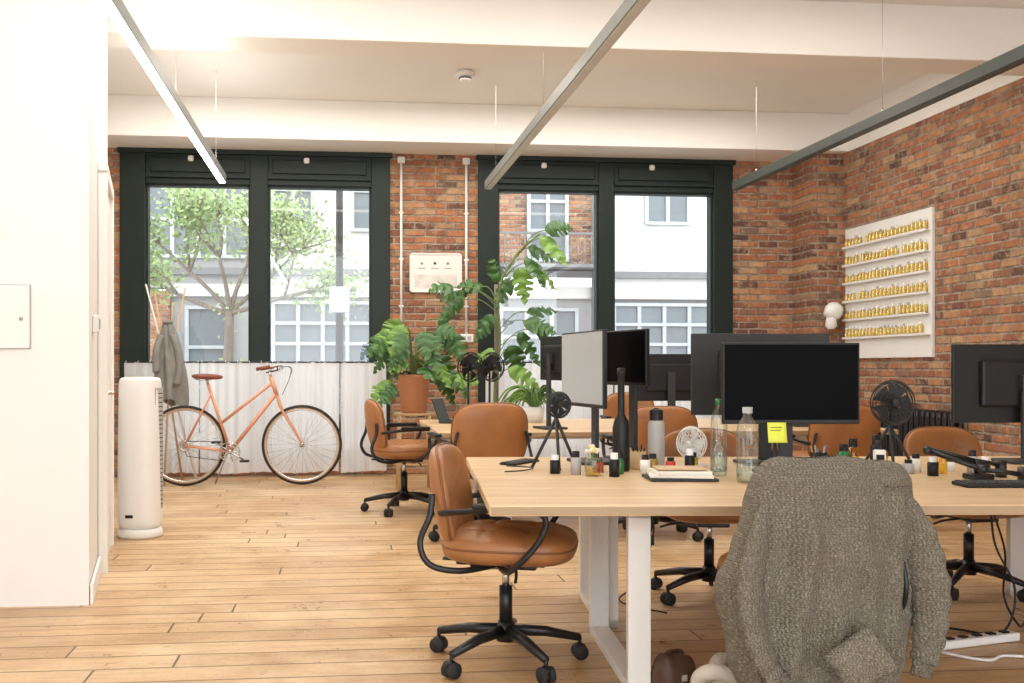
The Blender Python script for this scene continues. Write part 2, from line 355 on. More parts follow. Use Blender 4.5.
# ------------------------------------------------------------ chair
def chair_mesh(name='office_chair',arms=True):
    b=B(name)
    for i in range(5):
        a=2*pi*i/5+.35; c,s_=math.cos(a),math.sin(a)
        b.tube([(c*.03,s_*.03,.125),(c*.16,s_*.16,.115),(c*.30,s_*.30,.085)],[.024,.021,.015],BLACKM,8)
        b.cyl((c*.30,s_*.30,.09),(c*.30,s_*.30,.05),.008,BLACKM,seg=8)
        px,py=c*.30+s_*.0,s_*.30; t=Vector((-s_,c,0))
        for q in (-.016,.016):
            o=Vector((px,py,.03))+t*q; b.cyl(o-t*.010,o+t*.010,.03,RUBBER,seg=16)
        b.sphere((px,py,.045),(.026,.026,.02),BLACK,12,6)
    b.cyl((0,0,.085),(0,0,.16),.038,BLACKM,.032); b.cyl((0,0,.16),(0,0,.30),.026,BLACKM); b.cyl((0,0,.28),(0,0,.40),.015,STEEL)
    b.box((0,0,.395),(.26,.16,.035),BLACKM,.008); b.box((.0,0,.412),(.34,.30,.014),BLACKM,.004)
    b.tube(spline([(.05,-.08,.39),(.07,-.2,.385),(.075,-.26,.37)],4),.006,BLACKM)
    def tuft(v):
        d=0
        for q in (-.085,.085):
            d+=math.exp(-((v.x-q)/.014)**2)*.5+math.exp(-((v.y-q)/.014)**2)*.5
            for w in (-.085,.085): d+=math.exp(-((v.x-q)**2+(v.y-w)**2)/.0008)*1.2
        z=v.z
        if z>0: z-=.014*d
        z-=.10*max(0,v.x-.12)**1.0*.35
        return Vector((v.x,v.y,z))
    b.sell((.02,0,.472),(.258,.25,.068),LEATH,.6,.6,110,40,tuft)
    P=[(.02+.255*spw(math.cos(2*pi*i/48),.6),.247*spw(math.sin(2*pi*i/48),.6),.475-.035*max(0,.252*spw(math.cos(2*pi*i/48),.6)-.12)) for i in range(48)]
    b.tube(P,.0065,LEATHD,6,closed=True)
    def bend(v):
        d=0
        for w in (-.08,.08): d+=math.exp(-((v.y-w)/.012)**2)+.6*math.exp(-((v.z-w)/.012)**2)
        x=v.x-(.006*d if v.x>0 else 0)
        return Vector((x+.85*v.y*v.y-.16*v.z+.25*v.z*v.z,v.y,v.z))
    vs=[];nu,nv=64,14
    for j in range(nv+1):
        p=-pi/2+pi*j/nv
        for i in range(nu):
            t=2*pi*i/nu
            v=Vector((.04*spw(math.sin(p),.6),.235*spw(math.cos(p),.6)*spw(math.cos(t),.6),.195*spw(math.cos(p),.6)*spw(math.sin(t),.6)))
            vs.append(bend(v)+Vector((-.245,0,.655)))
    b.add(vs,[[j*nu+i,j*nu+(i+1)%nu,(j+1)*nu+(i+1)%nu,(j+1)*nu+i] for j in range(nv) for i in range(nu)],LEATH,True)
    P=[bend(Vector((0,.235*spw(math.cos(2*pi*i/48),.6),.195*spw(math.sin(2*pi*i/48),.6))))+Vector((-.245,0,.655)) for i in range(48)]
    b.tube(P,.006,LEATHD,6,closed=True)
    for sg in (-1,1):
        if arms:
            b.tube(spline([(-.02,sg*.10,.405),(.03,sg*.22,.40),(.08,sg*.275,.43),(.16,sg*.285,.52),(.19,sg*.285,.60),(.14,sg*.285,.635),(-.02,sg*.285,.635),(-.16,sg*.265,.62),(-.215,sg*.235,.61)],6),.013,BLACKM,8,flat=.7)
            b.box((.04,sg*.285,.648),(.24,.045,.02),BLACK,.008)
        b.tube(spline([(-.02,sg*.10,.40),(-.14,sg*.22 if arms else sg*.16,.395),(-.25,sg*.25 if arms else sg*.17,.42),(-.29,sg*.24 if arms else sg*.17,.50),(-.255,sg*.228 if arms else sg*.17,.60),(-.25,sg*.21 if arms else sg*.15,.68)],6),.012,BLACKM,8,flat=.7)
    b.box((-.15,0,.40),(.2,.05,.012),BLACKM,.003)
    return b
CH=chair_mesh().fin((.64,3.86,0),math.radians(-18),.99)
dup(CH,(.50,7.95,0),math.radians(8),1.05)
dup(CH,(.93,6.62,0),math.radians(97),1.08)
dup(CH,(1.83,4.84,0),math.radians(-100),.97)
dup(CH,(3.22,4.86,0),math.radians(-86),.97)
dup(CH,(2.1,6.6,0),math.radians(85),1.05)
dup(CH,(2.75,9.15,0),math.radians(-90),1.06)
dup(CH,(3.35,6.6,0),math.radians(90),1.05)
chair_mesh(arms=False).fin((1.50,3.10,0),math.radians(88),1.0)
# ------------------------------------------------------------ desks
def desk(loc,rz,L,D,legx,legs,H=.69):
    b=B('office_desk'); b.b2(0,L,0,D,H-.036,H,DESK,.006)
    for x in legx:
        for y0,y1,dx in legs:
            xx=x+dx
            for y in (y0,y1-.04): b.b2(xx-.04,xx+.04,y,y+.04,0,H-.036,WSTEEL,.003)
            b.b2(xx-.04,xx+.04,y0,y1,0,.035,WSTEEL,.003); b.b2(xx-.04,xx+.04,y0,y1,H-.075,H-.036,WSTEEL,.003)
    b.b2(legx[0],legx[-1],D*.28,D*.28+.05,H-.085,H-.045,WSTEEL); b.b2(legx[0],legx[-1],D*.72,D*.72+.05,H-.085,H-.045,WSTEEL)
    return b.fin(loc,rz)
DR=-math.atan2(.145,1.79)
desk((.49,3.28,0),DR,3.5,1.80,(.54,2.70),[(.19,1.02,0),(1.08,1.68,.06)])
desk((.68,6.98,0),0,3.4,1.72,(.5,2.8),[(.1,.84,0),(.9,1.62,0)])
HZ=.69
# ------------------------------------------------------------ monitors
def monitor(x,y,rz,w,h,zt,front=SCREEN,back=BLACK,hz=HZ,name='computer_monitor'):
    b=B(name); zb=zt-h-hz; zc=zb+h/2
    b.box((0,0,zc),(w,.022,h),back,.004)
    b.b2(-w/2+.008,w/2-.008,-.0125,-.0105,zb+.018,zb+h-.008,front)
    b.box((0,.022,zc),(w*.62,.035,h*.6),back,.014)
    b.cyl((0,.038,zc+.02),(0,.044,zc+.02),.022,GREY,seg=20)
    b.box((0,.06,zc/2+.02),(.06,.022,zc),GREY,.006); b.box((0,.05,.008),(.24,.19,.016),GREY,.006)
    b.b2(-.03,.03,.03,.07,zc-.04,zc+.04,GREY)
    return b.fin((x,y,hz),rz)
monitor(1.90,4.08,DR,.585,.345,1.253)
monitor(2.0,4.62,pi+DR+.03,.67,.39,1.31,back=GREY)
monitor(3.28,4.55,pi+DR,.67,.38,1.26)
monitor(1.155,4.70,math.radians(-84),.58,.36,1.32,front=PALE)
monitor(1.375,4.80,math.radians(-78),.50,.27,1.33)
monitor(1.60,7.35,math.radians(100),.6,.33,1.38)
monitor(2.5,7.45,math.radians(180),.6,.36,1.25)
monitor(3.6,7.5,math.radians(175),.6,.36,1.22)
b=B('sticky_note'); b.grid(lambda u,v:(u*.08-.04,-.004*math.sin(v*2)-.012*v*v,-v*.085),4,6,YEL)
for q in range(2): b.b2(-.028,.02-.006*q,-.0075,-.0065,-.022-.012*q,-.020-.012*q,BLACK)
b.fin((1.83,4.06,.916),DR,solid=.0006)
# ------------------------------------------------------------ fans
def fan(x,y,r,hz,m,rz=0,z0=HZ,tri=True,name='desk_fan'):
    b=B(name); c=(0,0,hz)
    for yy,q in ((-.03,.92),(-.012,1),(.012,1),(.03,.92)): b.ring((0,yy*r/.1,hz),r*q,.0028,m,'y',6,32)
    for q in (.3,.55,.75): b.ring((0,-.036*r/.1,hz),r*q,.0014,m,'y',4,28)
    for i in range(20):
        a=2*pi*i/20; ca,sa=math.cos(a),math.sin(a)
        for sg in (-1,1): b.tube([(0+ca*r*.15,sg*.038*r/.1,hz+sa*r*.15),(ca*r*.7,sg*.036*r/.1,hz+sa*r*.7),(ca*r,sg*.012*r/.1,hz+sa*r)],.0013,m,4)
    b.cyl((0,-.042*r/.1,hz),(0,-.03*r/.1,hz),r*.2,m); b.cyl((0,.0,hz),(0,.06*r/.1,hz),r*.3,m)
    for i in range(5):
        a=2*pi*i/5
        def fn(u,v,a=a):
            rr=r*(.15+.72*u); t=a+(v-.5)*1.0; return (rr*math.cos(t),(v-.5)*.03*r/.1,hz+rr*math.sin(t))
        b.grid(fn,4,4,m)
    b.cyl((0,.03,hz-r*.3),(0,.03,hz-r*1.15),.008,m); b.ring((0,.0,hz),r*1.06,.003,m,'y',6,32)
    if tri:
        for a in (.3,2.5,4.5):
            b.tube([(0,.03,hz-r*1.1),(.5*(hz)*math.cos(a)*.8,.03+.4*hz*math.sin(a)*.8,.008)],[.008,.007],m,8); b.sphere((.4*hz*math.cos(a),.03+.32*hz*math.sin(a),.009),.009,m,8,6)
    else:
        b.cyl((0,.03,hz-r*1.1),(0,.03,.01),.009,m); b.lathe([(0,0),(r*.75,0),(r*.72,.012),(.02,.022),(0,.024)],(0,.03,0),m)
    return b.fin((x,y,z0),rz)
fan(.97,4.40,.055,.29,GREY,.2); fan(2.60,4.5,.10,.29,GREY,-.1); fan(1.60,4.45,.072,.11,WPLAS,-.9,tri=False)
fan(1.00,7.7,.11,.46,BLACK,.5,tri=False); fan(1.19,7.85,.11,.46,BLACK,.5,tri=False)
# ------------------------------------------------------------ desktop items
b=B('thermos_flask'); b.lathe([(0,0),(.036,0),(.038,.01),(.038,.2),(.03,.215)],(0,0,0),LG); b.lathe([(.03,.213),(.031,.26),(.02,.268),(0,.268)],(0,0,0),BLACK); b.ring((0,0,.25),.02,.004,BLACK,'y',6,16); b.fin((1.44,4.47,HZ))
b=B('black_bottle'); b.lathe([(0,0),(.036,0),(.038,.01),(.038,.19),(.03,.225),(.016,.25),(.015,.42),(.018,.425),(.018,.455),(0,.457)],(0,0,0),BLACK); b.fin((1.235,4.33,HZ))
b=B('green_dropper_bottle'); b.lathe([(0,0),(.019,0),(.02,.01),(.02,.055),(.01,.07)],(0,0,0),GRN); b.lathe([(.011,.068),(.011,.09),(.006,.1),(0,.12)],(0,0,0),BLACK); o=b.fin((1.19,4.20,HZ)); dup(o,(1.77,3.95,HZ),0,1.2); dup(o,(1.72,3.84,HZ),0,.8)
def wbottle(x,y,h,r,cap):
    b=B('water_bottle'); b.lathe([(0,.002),(r*.9,0),(r,.012),(r,h*.3),(r*.94,h*.33),(r,h*.36),(r,h*.68),(r*.85,h*.78),(r*.42,h*.88),(r*.4,h*.93)],(0,0,0),CLEAR)
    b.lathe([(0,.005),(r*.92,.006),(r*.93,h*.25),(0,h*.25)],(0,0,0),CLEAR)
    b.lathe([(r*.46,h*.92),(r*.46,h),(0,h)],(0,0,0),cap); b.fin((x,y,HZ))
wbottle(1.66,4.27,.32,.036,GRN); wbottle(1.61,3.84,.30,.043,LG); wbottle(1.585,4.08,.15,.034,CLEAR)
b=B('flower_jar'); b.lathe([(0,0),(.032,0),(.036,.02),(.036,.07),(.03,.08)],(0,0,0),CLEAR); b.lathe([(0,.004),(.03,.005),(.032,.04),(0,.04)],(0,0,0),AMBER)
for i in range(14):
    a=random.random()*6.28; rr=random.random()*.03; b.tube([(0,0,.02),(rr*math.cos(a),rr*math.sin(a),.10)],.0015,STEM,5); b.sphere((rr*1.1*math.cos(a),rr*1.1*math.sin(a),.10+random.random()*.025),.009,PAPER if i%3 else YLIQ,8,6)
b.fin((1.06,4.14,HZ))
b=B('notebook_stack')
for i,(w,d,h,m,r) in enumerate([(.27,.2,.012,GREY,.05),(.25,.19,.012,PAPER,-.08),(.22,.16,.014,PAPER,.12),(.2,.14,.006,LWOOD,.0)]): b.box((0,0,.006+.0135*i),(w,d,h),m,.002,rot=(0,0,r))
b.fin((1.38,3.98,HZ),-.15)
def cup(x,y,m,pens=8,h=.08,name='pen_cup'):
    b=B(name); b.lathe([(0,0),(.034,0),(.037,.005),(.037,h),(.034,h),(.033,.006),(0,.006)],(0,0,0),m)
    for i in range(pens):
        a=6.28*i/max(1,pens); c=random.choice([BLACK,BLUE,LWOOD,BLACK,LG]); b.cyl((.012*math.cos(a),.012*math.sin(a),.01),(.034*math.cos(a),.034*math.sin(a),h+.01+.03*random.random()),.0035,c,seg=6)
    b.fin((x,y,HZ))
cup(2.12,4.27,BLACK,5); cup(1.33,4.40,LWOOD,5)
def jar(x,y,c,h=.07,r=.022,z=HZ):
    b=B('cosmetic_jar'); b.lathe([(0,0),(r,0),(r,h*.7),(r*.6,h*.75)],(0,0,0),c); b.lathe([(r*.7,h*.72),(r*.7,h),(0,h)],(0,0,0),BLACK if c!=BLACK else WPLAS); b.fin((x,y,z))
for i,(x,y,c) in enumerate([(2.44,4.10,LG),(2.51,4.16,PAPER),(2.58,4.08,AMBER),(2.66,4.15,WPLAS),(2.49,4.0,BLACK),(2.72,4.08,LG),(1.12,4.28,RED),(1.31,4.22,WPLAS),(1.0,4.2,LG),(2.86,4.2,BLACK),(1.36,4.27,AMBER),(1.14,4.1,BLACK),(1.45,4.3,RED),(.92,4.25,BLACK),(2.2,3.9,PAPER),(2.28,3.95,BLACK),(1.56,4.32,AMBER),(1.52,4.25,BLACK)]): jar(x,y,c,.06+.02*(i%3))
for i,(x,y,c) in enumerate([(2.21,4.22,GRN),(2.28,4.27,AMBER),(2.35,4.2,GREY),(2.41,4.26,AMBER),(2.32,4.12,PAPER)]): jar(x,y,c,.12+.02*(i%3),.026)
b=B('white_mug'); b.lathe([(0,0),(.03,0),(.038,.02),(.04,.085),(.037,.085),(.034,.02),(0,.008)],(0,0,0),WPLAS); b.ring((.048,0,.045),.024,.005,WPLAS,'y',6,18); b.fin((1.95,3.84,HZ),.4)
b=B('tape_roll'); b.ring((0,0,.034),.03,.012,PAPER,'y',8,24,1); b.ring((0,0,.034),.02,.004,BLUE,'y',8,24,1); b.fin((2.08,3.86,HZ+.012),.5)
b=B('laptop'); b.box((0,0,.009),(.32,.22,.016),GREY,.004); b.box((0,.135,.1),(.32,.008,.21),GREY,.003,rot=(-.35,0,0)); b.box((0,.01,.018),(.28,.1,.002),BLACK); b.fin((.95,8.2,HZ),1.2)
b=B('keyboard'); b.box((0,0,.008),(.36,.12,.014),BLACK,.004)
for i in range(12):
    for j in range(4): b.box((-.16+.029*i,-.04+.027*j,.017),(.023,.021,.006),GREY,.002)
o=b.fin((.85,4.72,HZ),.9,.7); dup(o,(2.55,3.62,HZ),-.1)
# articulated arm tangle
b=B('articulated_desk_arm')
b.box((0,0,.012),(.10,.07,.024),BLACKM,.006); b.cyl((0,0,.02),(0,0,.08),.016,BLACKM)
b.tube([(0,0,.06),(-.19,.05,.11)],.010,BLACKM); b.tube([(0,0,.075),(-.19,.05,.125)],.007,BLACKM); b.sphere((-.19,.05,.115),.018,BLACKM)
b.tube([(-.19,.05,.115),(-.05,-.10,.05)],.010,BLACKM); b.sphere((-.05,-.10,.05),.02,BLACKM); b.tube([(-.05,-.10,.05),(.12,-.12,.03)],.010,BLACKM); b.cyl((.12,-.12,.004),(.12,-.12,.06),.03,BLACKM)
b.tube([(0,0,.075),(.14,.06,.05)],.009,BLACKM); b.cyl((.14,.06,.0),(.14,.06,.07),.022,BLACKM); b.fin((2.60,3.86,HZ))
def cable(P,r=.004,m=BLACK,name='power_cable'):
    b=B(name); b.tube(spline(P,8),r,m,6); b.fin()
cable([(2.78,3.9,.70),(2.85,3.75,.70),(2.95,3.8,.70),(2.92,3.95,.70),(3.1,4.0,.70),(3.25,3.8,.70)])
cable([(.75,4.5,.70),(.85,4.42,.70),(.80,4.3,.70),(.7,4.25,.70)],.003)
cable([(2.82,4.1,.64),(2.8,4.05,.4),(2.86,4.0,.2),(2.8,4.0,.02),(2.65,4.12,.01),(2.5,4.2,.01)],.005)
cable([(2.9,4.3,.64),(2.95,4.2,.35),(2.88,4.1,.15),(2.95,4.1,.02),(3.05,4.2,.01)],.005)
cable([(1.5,4.9,.64),(1.55,4.85,.35),(1.45,4.8,.1),(1.35,4.75,.012),(1.5,4.5,.012)],.004)
cable([(2.35,3.95,.012),(2.4,3.75,.012),(2.5,3.65,.012),(2.6,3.7,.012),(2.75,3.65,.012)],.006,WPLAS)
b=B('power_strip'); b.box((0,0,.02),(.42,.06,.035),WPLAS,.008)
for i in range(5): b.box((-.15+.075*i,0,.04),(.035,.03,.008),BLACK,.003)
b.fin((2.62,3.9,0),.25)
# ------------------------------------------------------------ sweater on chair
def sweater():
    b=B('knit_cardigan')
    Z=[.875,.870,.855,.813,.724,.605,.515,.396,.307,.208,.05]
    Lf=[-.13,-.165,-.19,-.215,-.24,-.27,-.315,-.31,-.285,-.25,-.20]
    Rt=[.18,.215,.245,.27,.285,.295,.295,.275,.25,.20,.15]
    def lin(T,z):
        for i in range(len(Z)-1):
            if z<=Z[i] and z>=Z[i+1]:
                t=(Z[i]-z)/(Z[i]-Z[i+1]); t=t*t*(3-2*t)*.5+t*.5; return T[i]*(1-t)+T[i+1]*t
        return T[-1]
    RG=[(-.17,-.27,.034,.026),(-.11,-.13,.032,.030),(-.04,-.21,.026,.022),(-.02,-.02,.036,.024),(.06,.10,.028,.026),(.12,-.04,.022,.022),(.17,.20,.036,.026),(.22,.12,.022,.020),(.20,.28,.030,.028),(-.15,.05,.020,.022)]
    N=90;nu=170
    vs=[]
    for j in range(N+1):
        q=j/N; z0=.875-(q**1.3)*.80
        l=lin(Lf,z0)+.008*math.sin(z0*38)*q; r=lin(Rt,z0)+.009*math.sin(z0*31+1)*q; cx=(l+r)/2; hw=(r-l)/2
        th=(.02+.085*min(1,((.875-z0)/.06))**.5) if z0>.5 else .105
        for i in range(nu):
            a=2*pi*i/nu; x=cx+hw*spw(math.cos(a),.8); sy=spw(math.sin(a),.6)
            fr=max(0,-math.sin(a))**.5; k=min(1,(.875-z0)/.22)
            fold=.006*math.sin(x*50-z0*9)+.006*math.sin(z0*34+x*18)+.008*math.sin(x*9-z0*7)
            s=(.86-z0)/.75
            for xa,xb,am,wd in RG:
                xc=xa+(xb-xa)*s+.012*math.sin(z0*11+xa*40); fold+=am*(.6+.4*math.sin(z0*8+xb*30))*math.exp(-((x-xc)/wd)**2)
            y=sy*th+.55*x*x*(1 if z0>.4 else .6)-fr*k*fold-fr*.03*max(0,.5-z0)
            zz=z0+(.018*math.sin(x*13+1)+.04*math.sin(x*8)+.02*math.sin(x*31))*q*q
            if z0>.8: zz+= -.22*(x-.03)**2*k+.004*math.sin(x*30)+.006*math.sin(x*12+2)
            vs.append((x,y,zz))
    fs=[[j*nu+i,j*nu+(i+1)%nu,(j+1)*nu+(i+1)%nu,(j+1)*nu+i] for j in range(N) for i in range(nu)]
    fs.append(list(range(nu)))
    b.add(vs,fs,KNIT,True)
    def sleeve(P,R):
        Q=spline(P,12); n=len(Q); rs=[]
        for i in range(n):
            t=i/(n-1); k=t*(len(R)-1); a=int(min(k,len(R)-2)); rs.append((R[a]*(1-(k-a))+R[a+1]*(k-a))*(1+.06*math.sin(i*.9)+.04*math.sin(i*.41+1)))
        b.tube(Q,rs,KNIT,28,flat=.55)
        e=Q[-1]; d=(Q[-1]-Q[-3]).normalized()
        b.tube([e-d*.01,e+d*.015,e+d*.04,e+d*.045],[rs[-1]*.98,rs[-1]*.86,rs[-1]*.9,rs[-1]*.7],KNIT2,28,flat=.55)
    sleeve([(.19,-.02,.80),(.24,-.055,.69),(.272,-.075,.57),(.285,-.08,.46),(.275,-.085,.36),(.255,-.09,.28)],[.025,.045,.055,.052,.045,.038])
    sleeve([(-.18,-.02,.77),(-.225,-.055,.66),(-.262,-.08,.54),(-.27,-.10,.43),(-.25,-.12,.33),(-.21,-.125,.25)],[.025,.045,.055,.055,.048,.042])
    b.grid(lambda u,v:(.02+(u-.5)*.13+(v-.5)*.09,-.180-.014*math.sin(u*3.1)*math.sin(v*3.1)-.006*math.sin(u*9),.315+(u-.5)*.085-(v-.5)*.12),14,14,PATCH)
    ed=[(-.5,-.5),(.5,-.5),(.5,.5),(-.5,.5)]
    b.tube([(.02+u*.13+v*.09,-.183,.315+u*.085-v*.12) for (u0,v0),(u1,v1) in zip(ed,ed[1:]+ed[:1]) for k in range(6) for u,v in [(u0+(u1-u0)*k/6,v0+(v1-v0)*k/6)]],.004,KNIT2,6,closed=True)
    return b.fin((1.455,2.885,0),math.radians(-1))
sweater()
# ------------------------------------------------------------ bag & cushion
b=B('leather_bag')
b.sell((0,0,.12),(.13,.10,.12),BAG,.6,.7,32,16,lambda v:Vector((v.x*(1-.8*max(0,v.z)),v.y*(1-2.5*max(0,v.z)),v.z+.01*math.sin(v.x*60))))
b.tube(spline([(-.07,0,.2),(-.05,0,.25),(.05,0,.25),(.07,0,.2)],6),.008,BAG); b.b2(-.02,.02,-.105,-.09,.1,.14,STEEL,.003); b.fin((1.165,3.42,0),.3,.60)
b=B('knot_cushion'); P=[]
for i in range(120):
    t=2*pi*i/120; P.append(((math.sin(t)+2*math.sin(2*t))*.042,(math.cos(t)-2*math.cos(2*t))*.042,.09-math.sin(3*t)*.048))
b.tube(P,.033,CREAM,14,closed=True); b.fin((1.335,3.34,-.006),.5,.85)
# ------------------------------------------------------------ bicycle
def bike():
    b=B('bicycle'); R=.39; F=Vector((-.38,0,R)); Rr=Vector((-1.50,0,R)); BB=Vector((-1.07,0,.33)); ST=Vector((-1.28,0,.98)); H1=Vector((-.68,0,1.05)); H0=Vector((-.62,0,.86))
    for c in (F,Rr):
        b.ring(c,R-.016,.016,RUBBER,'y',10,64); b.ring(c,R-.030,.013,TAN,'y',8,64); b.ring(c,R-.042,.010,STEEL,'y',8,64)
        b.cyl(c+Vector((0,-.05,0)),c+Vector((0,.05,0)),.012,STEEL); b.cyl(c+Vector((0,-.025,0)),c+Vector((0,.025,0)),.022,STEEL)
        for i in range(28):
            a=2*pi*i/28; sg=1 if i%2 else -1; b.tube([c+Vector((.018*math.cos(a+.9*sg),sg*.022,.018*math.sin(a+.9*sg))),c+Vector(((R-.045)*math.cos(a),0,(R-.045)*math.sin(a)))],.0013,STEEL,4)
    t=lambda p,q,r=.017: b.cyl(p,q,r,COPPER,seg=12)
    t(BB,ST,.016); t(H0+Vector((-.01,0,.03)),BB,.019); t(H1+Vector((.02,0,-.05)),BB.lerp(ST,.42),.015); t(H0,H1,.021)
    for s in (-1,1):
        o=Vector((0,s*.055,0)); t(BB+o*.6,Rr+o,.010); t(BB.lerp(ST,.86)+o*.3,Rr+o,.008)
        b.tube(spline([H0+Vector((.005,s*.03,-.01)),H0+Vector((.05,s*.05,-.13)),F+Vector((-.06,s*.055,.12)),F+Vector((0,s*.055,0))],6),[.014]*6+[.012]*6+[.009]*7,COPPER,8)
    b.cyl(H0+Vector((0,-.035,0)),H0+Vector((0,.035,0)),.014,COPPER)
    sp=ST+(ST-BB).normalized()*.06; b.cyl(ST,sp,.013,STEEL)
    def sad(v): 
        w=.35+.65*max(0,min(1,(.12-v.x)/.2)); return Vector((v.x,v.y*w,v.z-.02*max(0,v.x)*2+.03*max(0,-v.x)))
    b.sell(sp+Vector((.01,0,.02)),(.15,.085,.028),SADDLE,.8,.8,28,12,sad)
    for s in (-1,1): b.tube(spline([sp+Vector((-.11,s*.04,.0)),sp+Vector((-.03,s*.03,-.02)),sp+Vector((.1,s*.01,.0))],5),.004,STEEL,6)
    hs=H1+(H1-H0).normalized()*.06; b.cyl(H1,hs,.013,STEEL); sf=hs+Vector((.09,0,.015)); b.cyl(hs,sf,.013,STEEL)
    for s in (-1,1):
        b.tube(spline([sf,sf+Vector((.03,s*.09,.01)),sf+Vector((.02,s*.2,.035)),sf+Vector((-.06,s*.26,.03)),sf+Vector((-.17,s*.28,.01))],6),.011,STEEL,8)
        b.tube([sf+Vector((-.06,s*.262,.03)),sf+Vector((-.19,s*.285,.007))],.017,SADDLE,10)
        b.tube(spline([sf+Vector((0,s*.22,.03)),sf+Vector((.0,s*.25,.0)),sf+Vector((-.1,s*.28,-.025))],5),.006,BLACKM,6)
        b.tube(spline([sf+Vector((.0,s*.2,.03)),sf+Vector((.12,s*.1,.02)),sf+Vector((.1,0,-.1)),H0+Vector((.05,0,.02))],8),.003,BLACK,5)
    b.ring(BB+Vector((0,-.05,0)),.095,.005,STEEL,'y',6,36); b.ring(BB+Vector((0,-.05,0)),.06,.004,STEEL,'y',6,24)
    for i in range(5): a=2*pi*i/5; b.cyl(BB+Vector((0,-.05,0)),BB+Vector((.093*math.cos(a),-.05,.093*math.sin(a))),.006,STEEL,seg=6)
    b.cyl(BB+Vector((0,-.07,0)),BB+Vector((0,.07,0)),.02,STEEL)
    for s,a in ((-1,-.5),(1,pi-.5)):
        e=BB+Vector((.17*math.cos(a),s*.075,.17*math.sin(a))); b.tube([BB+Vector((0,s*.07,0)),e],[.011,.008],STEEL,8); b.box(e+Vector((0,s*.05,0)),(.09,.08,.022),BLACKM,.006)
    b.ring(Rr+Vector((0,-.045,0)),.045,.012,STEEL,'y',6,24)
    b.tube([BB+Vector((0,-.05,.095)),Rr+Vector((0,-.045,.047))],.004,BLACKM,5); b.tube([BB+Vector((0,-.05,-.095)),Rr+Vector((.03,-.045,-.10)),Rr+Vector((0,-.045,-.045))],.004,BLACKM,5)
    b.tube([BB+Vector((-.03,.03,-.02)),BB+Vector((-.16,.16,-.325))],.008,STEEL,6)
    b.fin((0,9.86,0),0)
bike()
# ------------------------------------------------------------ coat stand
b=B('coat_stand')
for p,q in (((-.24,.1,0),(.17,-.05,1.93)),((.26,.12,0),(-.22,.0,1.97)),((0,-.24,0),(.02,.12,1.80)),((.1,.22,0),(-.12,-.08,1.90))): b.tube([p,q],[.012,.008],LWOOD if p[0]<.2 else WSTEEL,8)
b.ring((0,0,1.0),.06,.008,BLACKM,'z')
def coat(u,v):
    a=2*pi*u; w=.03+.10*min(1,v*1.8)**.8+.02*v; f=1+.18*math.sin(a*5+v*3)+.10*math.sin(a*9-v*4)
    return (w*f*math.cos(a)+.0+.03*v,.8*w*f*math.sin(a)-.05,1.60-.80*v+.04*math.sin(a*3)*v)
b.grid(coat,72,24,COAT)
b.tube(spline([(.06,-.1,1.46),(.12,-.14,1.3),(.13,-.15,1.12),(.10,-.16,.98)],6),[.04]*10+[.035]*9,COAT,12); b.tube(spline([(-.05,-.12,1.46),(-.09,-.16,1.3),(-.09,-.17,1.1)],6),.035,COAT,12)
b.ring((0,-.05,1.59),.035,.018,COAT,'z'); b.tube(spline([(0,-.05,1.6),(0,-.03,1.68),(0,0,1.64)],4),.004,COAT,5)
b.fin((-1.70,10.12,0),0)
# ------------------------------------------------------------ air purifier
b=B('tower_air_purifier')
def pf(v): 
    k=1-.06*((v.z+.5)); return Vector((v.x*k,v.y*k,v.z))
b.sell((0,0,.57),(.145,.135,.51),WPLAS,.12,.75,48,24,pf)
b.lathe([(0,0),(.145,0),(.15,.012),(.148,.03),(.14,.06),(0,.06)],(0,0,0),WPLAS,32)
for i in range(26): b.box((.128,-.03,.22+.03*i),(.02,.09,.012),GREY,.003,rot=(0,0,-.3))
b.box((.132,-.03,.6),(.012,.10,.82),LG,.004,rot=(0,0,-.3))
b.b2(-.06,-.01,-.14,-.128,.14,.16,BLACK); b.lathe([(.09,1.078),(.085,1.085),(0,1.086)],(0,0,0),LG,32)
b.fin((-1.36,6.98,0),-.1)
# ------------------------------------------------------------ plants
def leaf(b,p,d,L,W,m,n0=None,notch=True,droop=.5,rnd=random):
    p=Vector(p); d=Vector(d).normalized(); n0=Vector(n0 or (rnd.uniform(-.7,.7),-1,rnd.uniform(.2,1.2)))
    s=d.cross(n0).normalized(); n=s.cross(d).normalized(); NN=30; vs=[]; po=rnd.random()
    for i in range(NN+1):
        t=i/NN; w=W*(math.sin(pi*min(1,t**.58))**.85) if t>0 else 0
        w=max(w,.002); wl=wr=w
        if notch and .25<t<.86:
            if (t*5.5+po)%1>.7: wl=w*.38
            if (t*5.5+po+.5)%1>.7: wr=w*.38
        c=p+d*(L*(t-.05))+Vector((0,0,-1))*droop*L*t*t*.5
        bk=-d*L*.10*(1 if t<.12 else 0)
        for q,ww in ((-1,wl),(-.5,wl),(0,0),(.5,wr),(1,wr)):
            vs.append(c+s*(q*ww)+n*(-.3*abs(q)**1.5*ww+.012*math.sin(t*20+q))+(bk*abs(q))+d*(abs(q)*ww*.35))
    fs=[[i*5+k,i*5+k+1,(i+1)*5+k+1,(i+1)*5+k] for i in range(NN) for k in range(4)]
    b.add(vs,fs,m,True)
rp=random.Random(3)
b=B('monstera_plant')
b.lathe([(0,0),(.17,0),(.19,.02),(.22,.36),(.225,.38),(.205,.38),(.2,.33),(0,.33)],(1.5,9.6,0),TERRA); b.lathe([(.2,.335),(0,.345)],(1.5,9.6,0),SOIL)
b.cyl((1.5,9.6,.3),(1.5,9.6,1.95),.022,BARK)
main=spline([(1.5,9.57,.35),(1.48,9.55,.9),(1.52,9.53,1.4),(1.5,9.5,1.8),(1.56,9.45,2.05),(1.70,9.4,2.25),(1.88,9.35,2.42)],8)
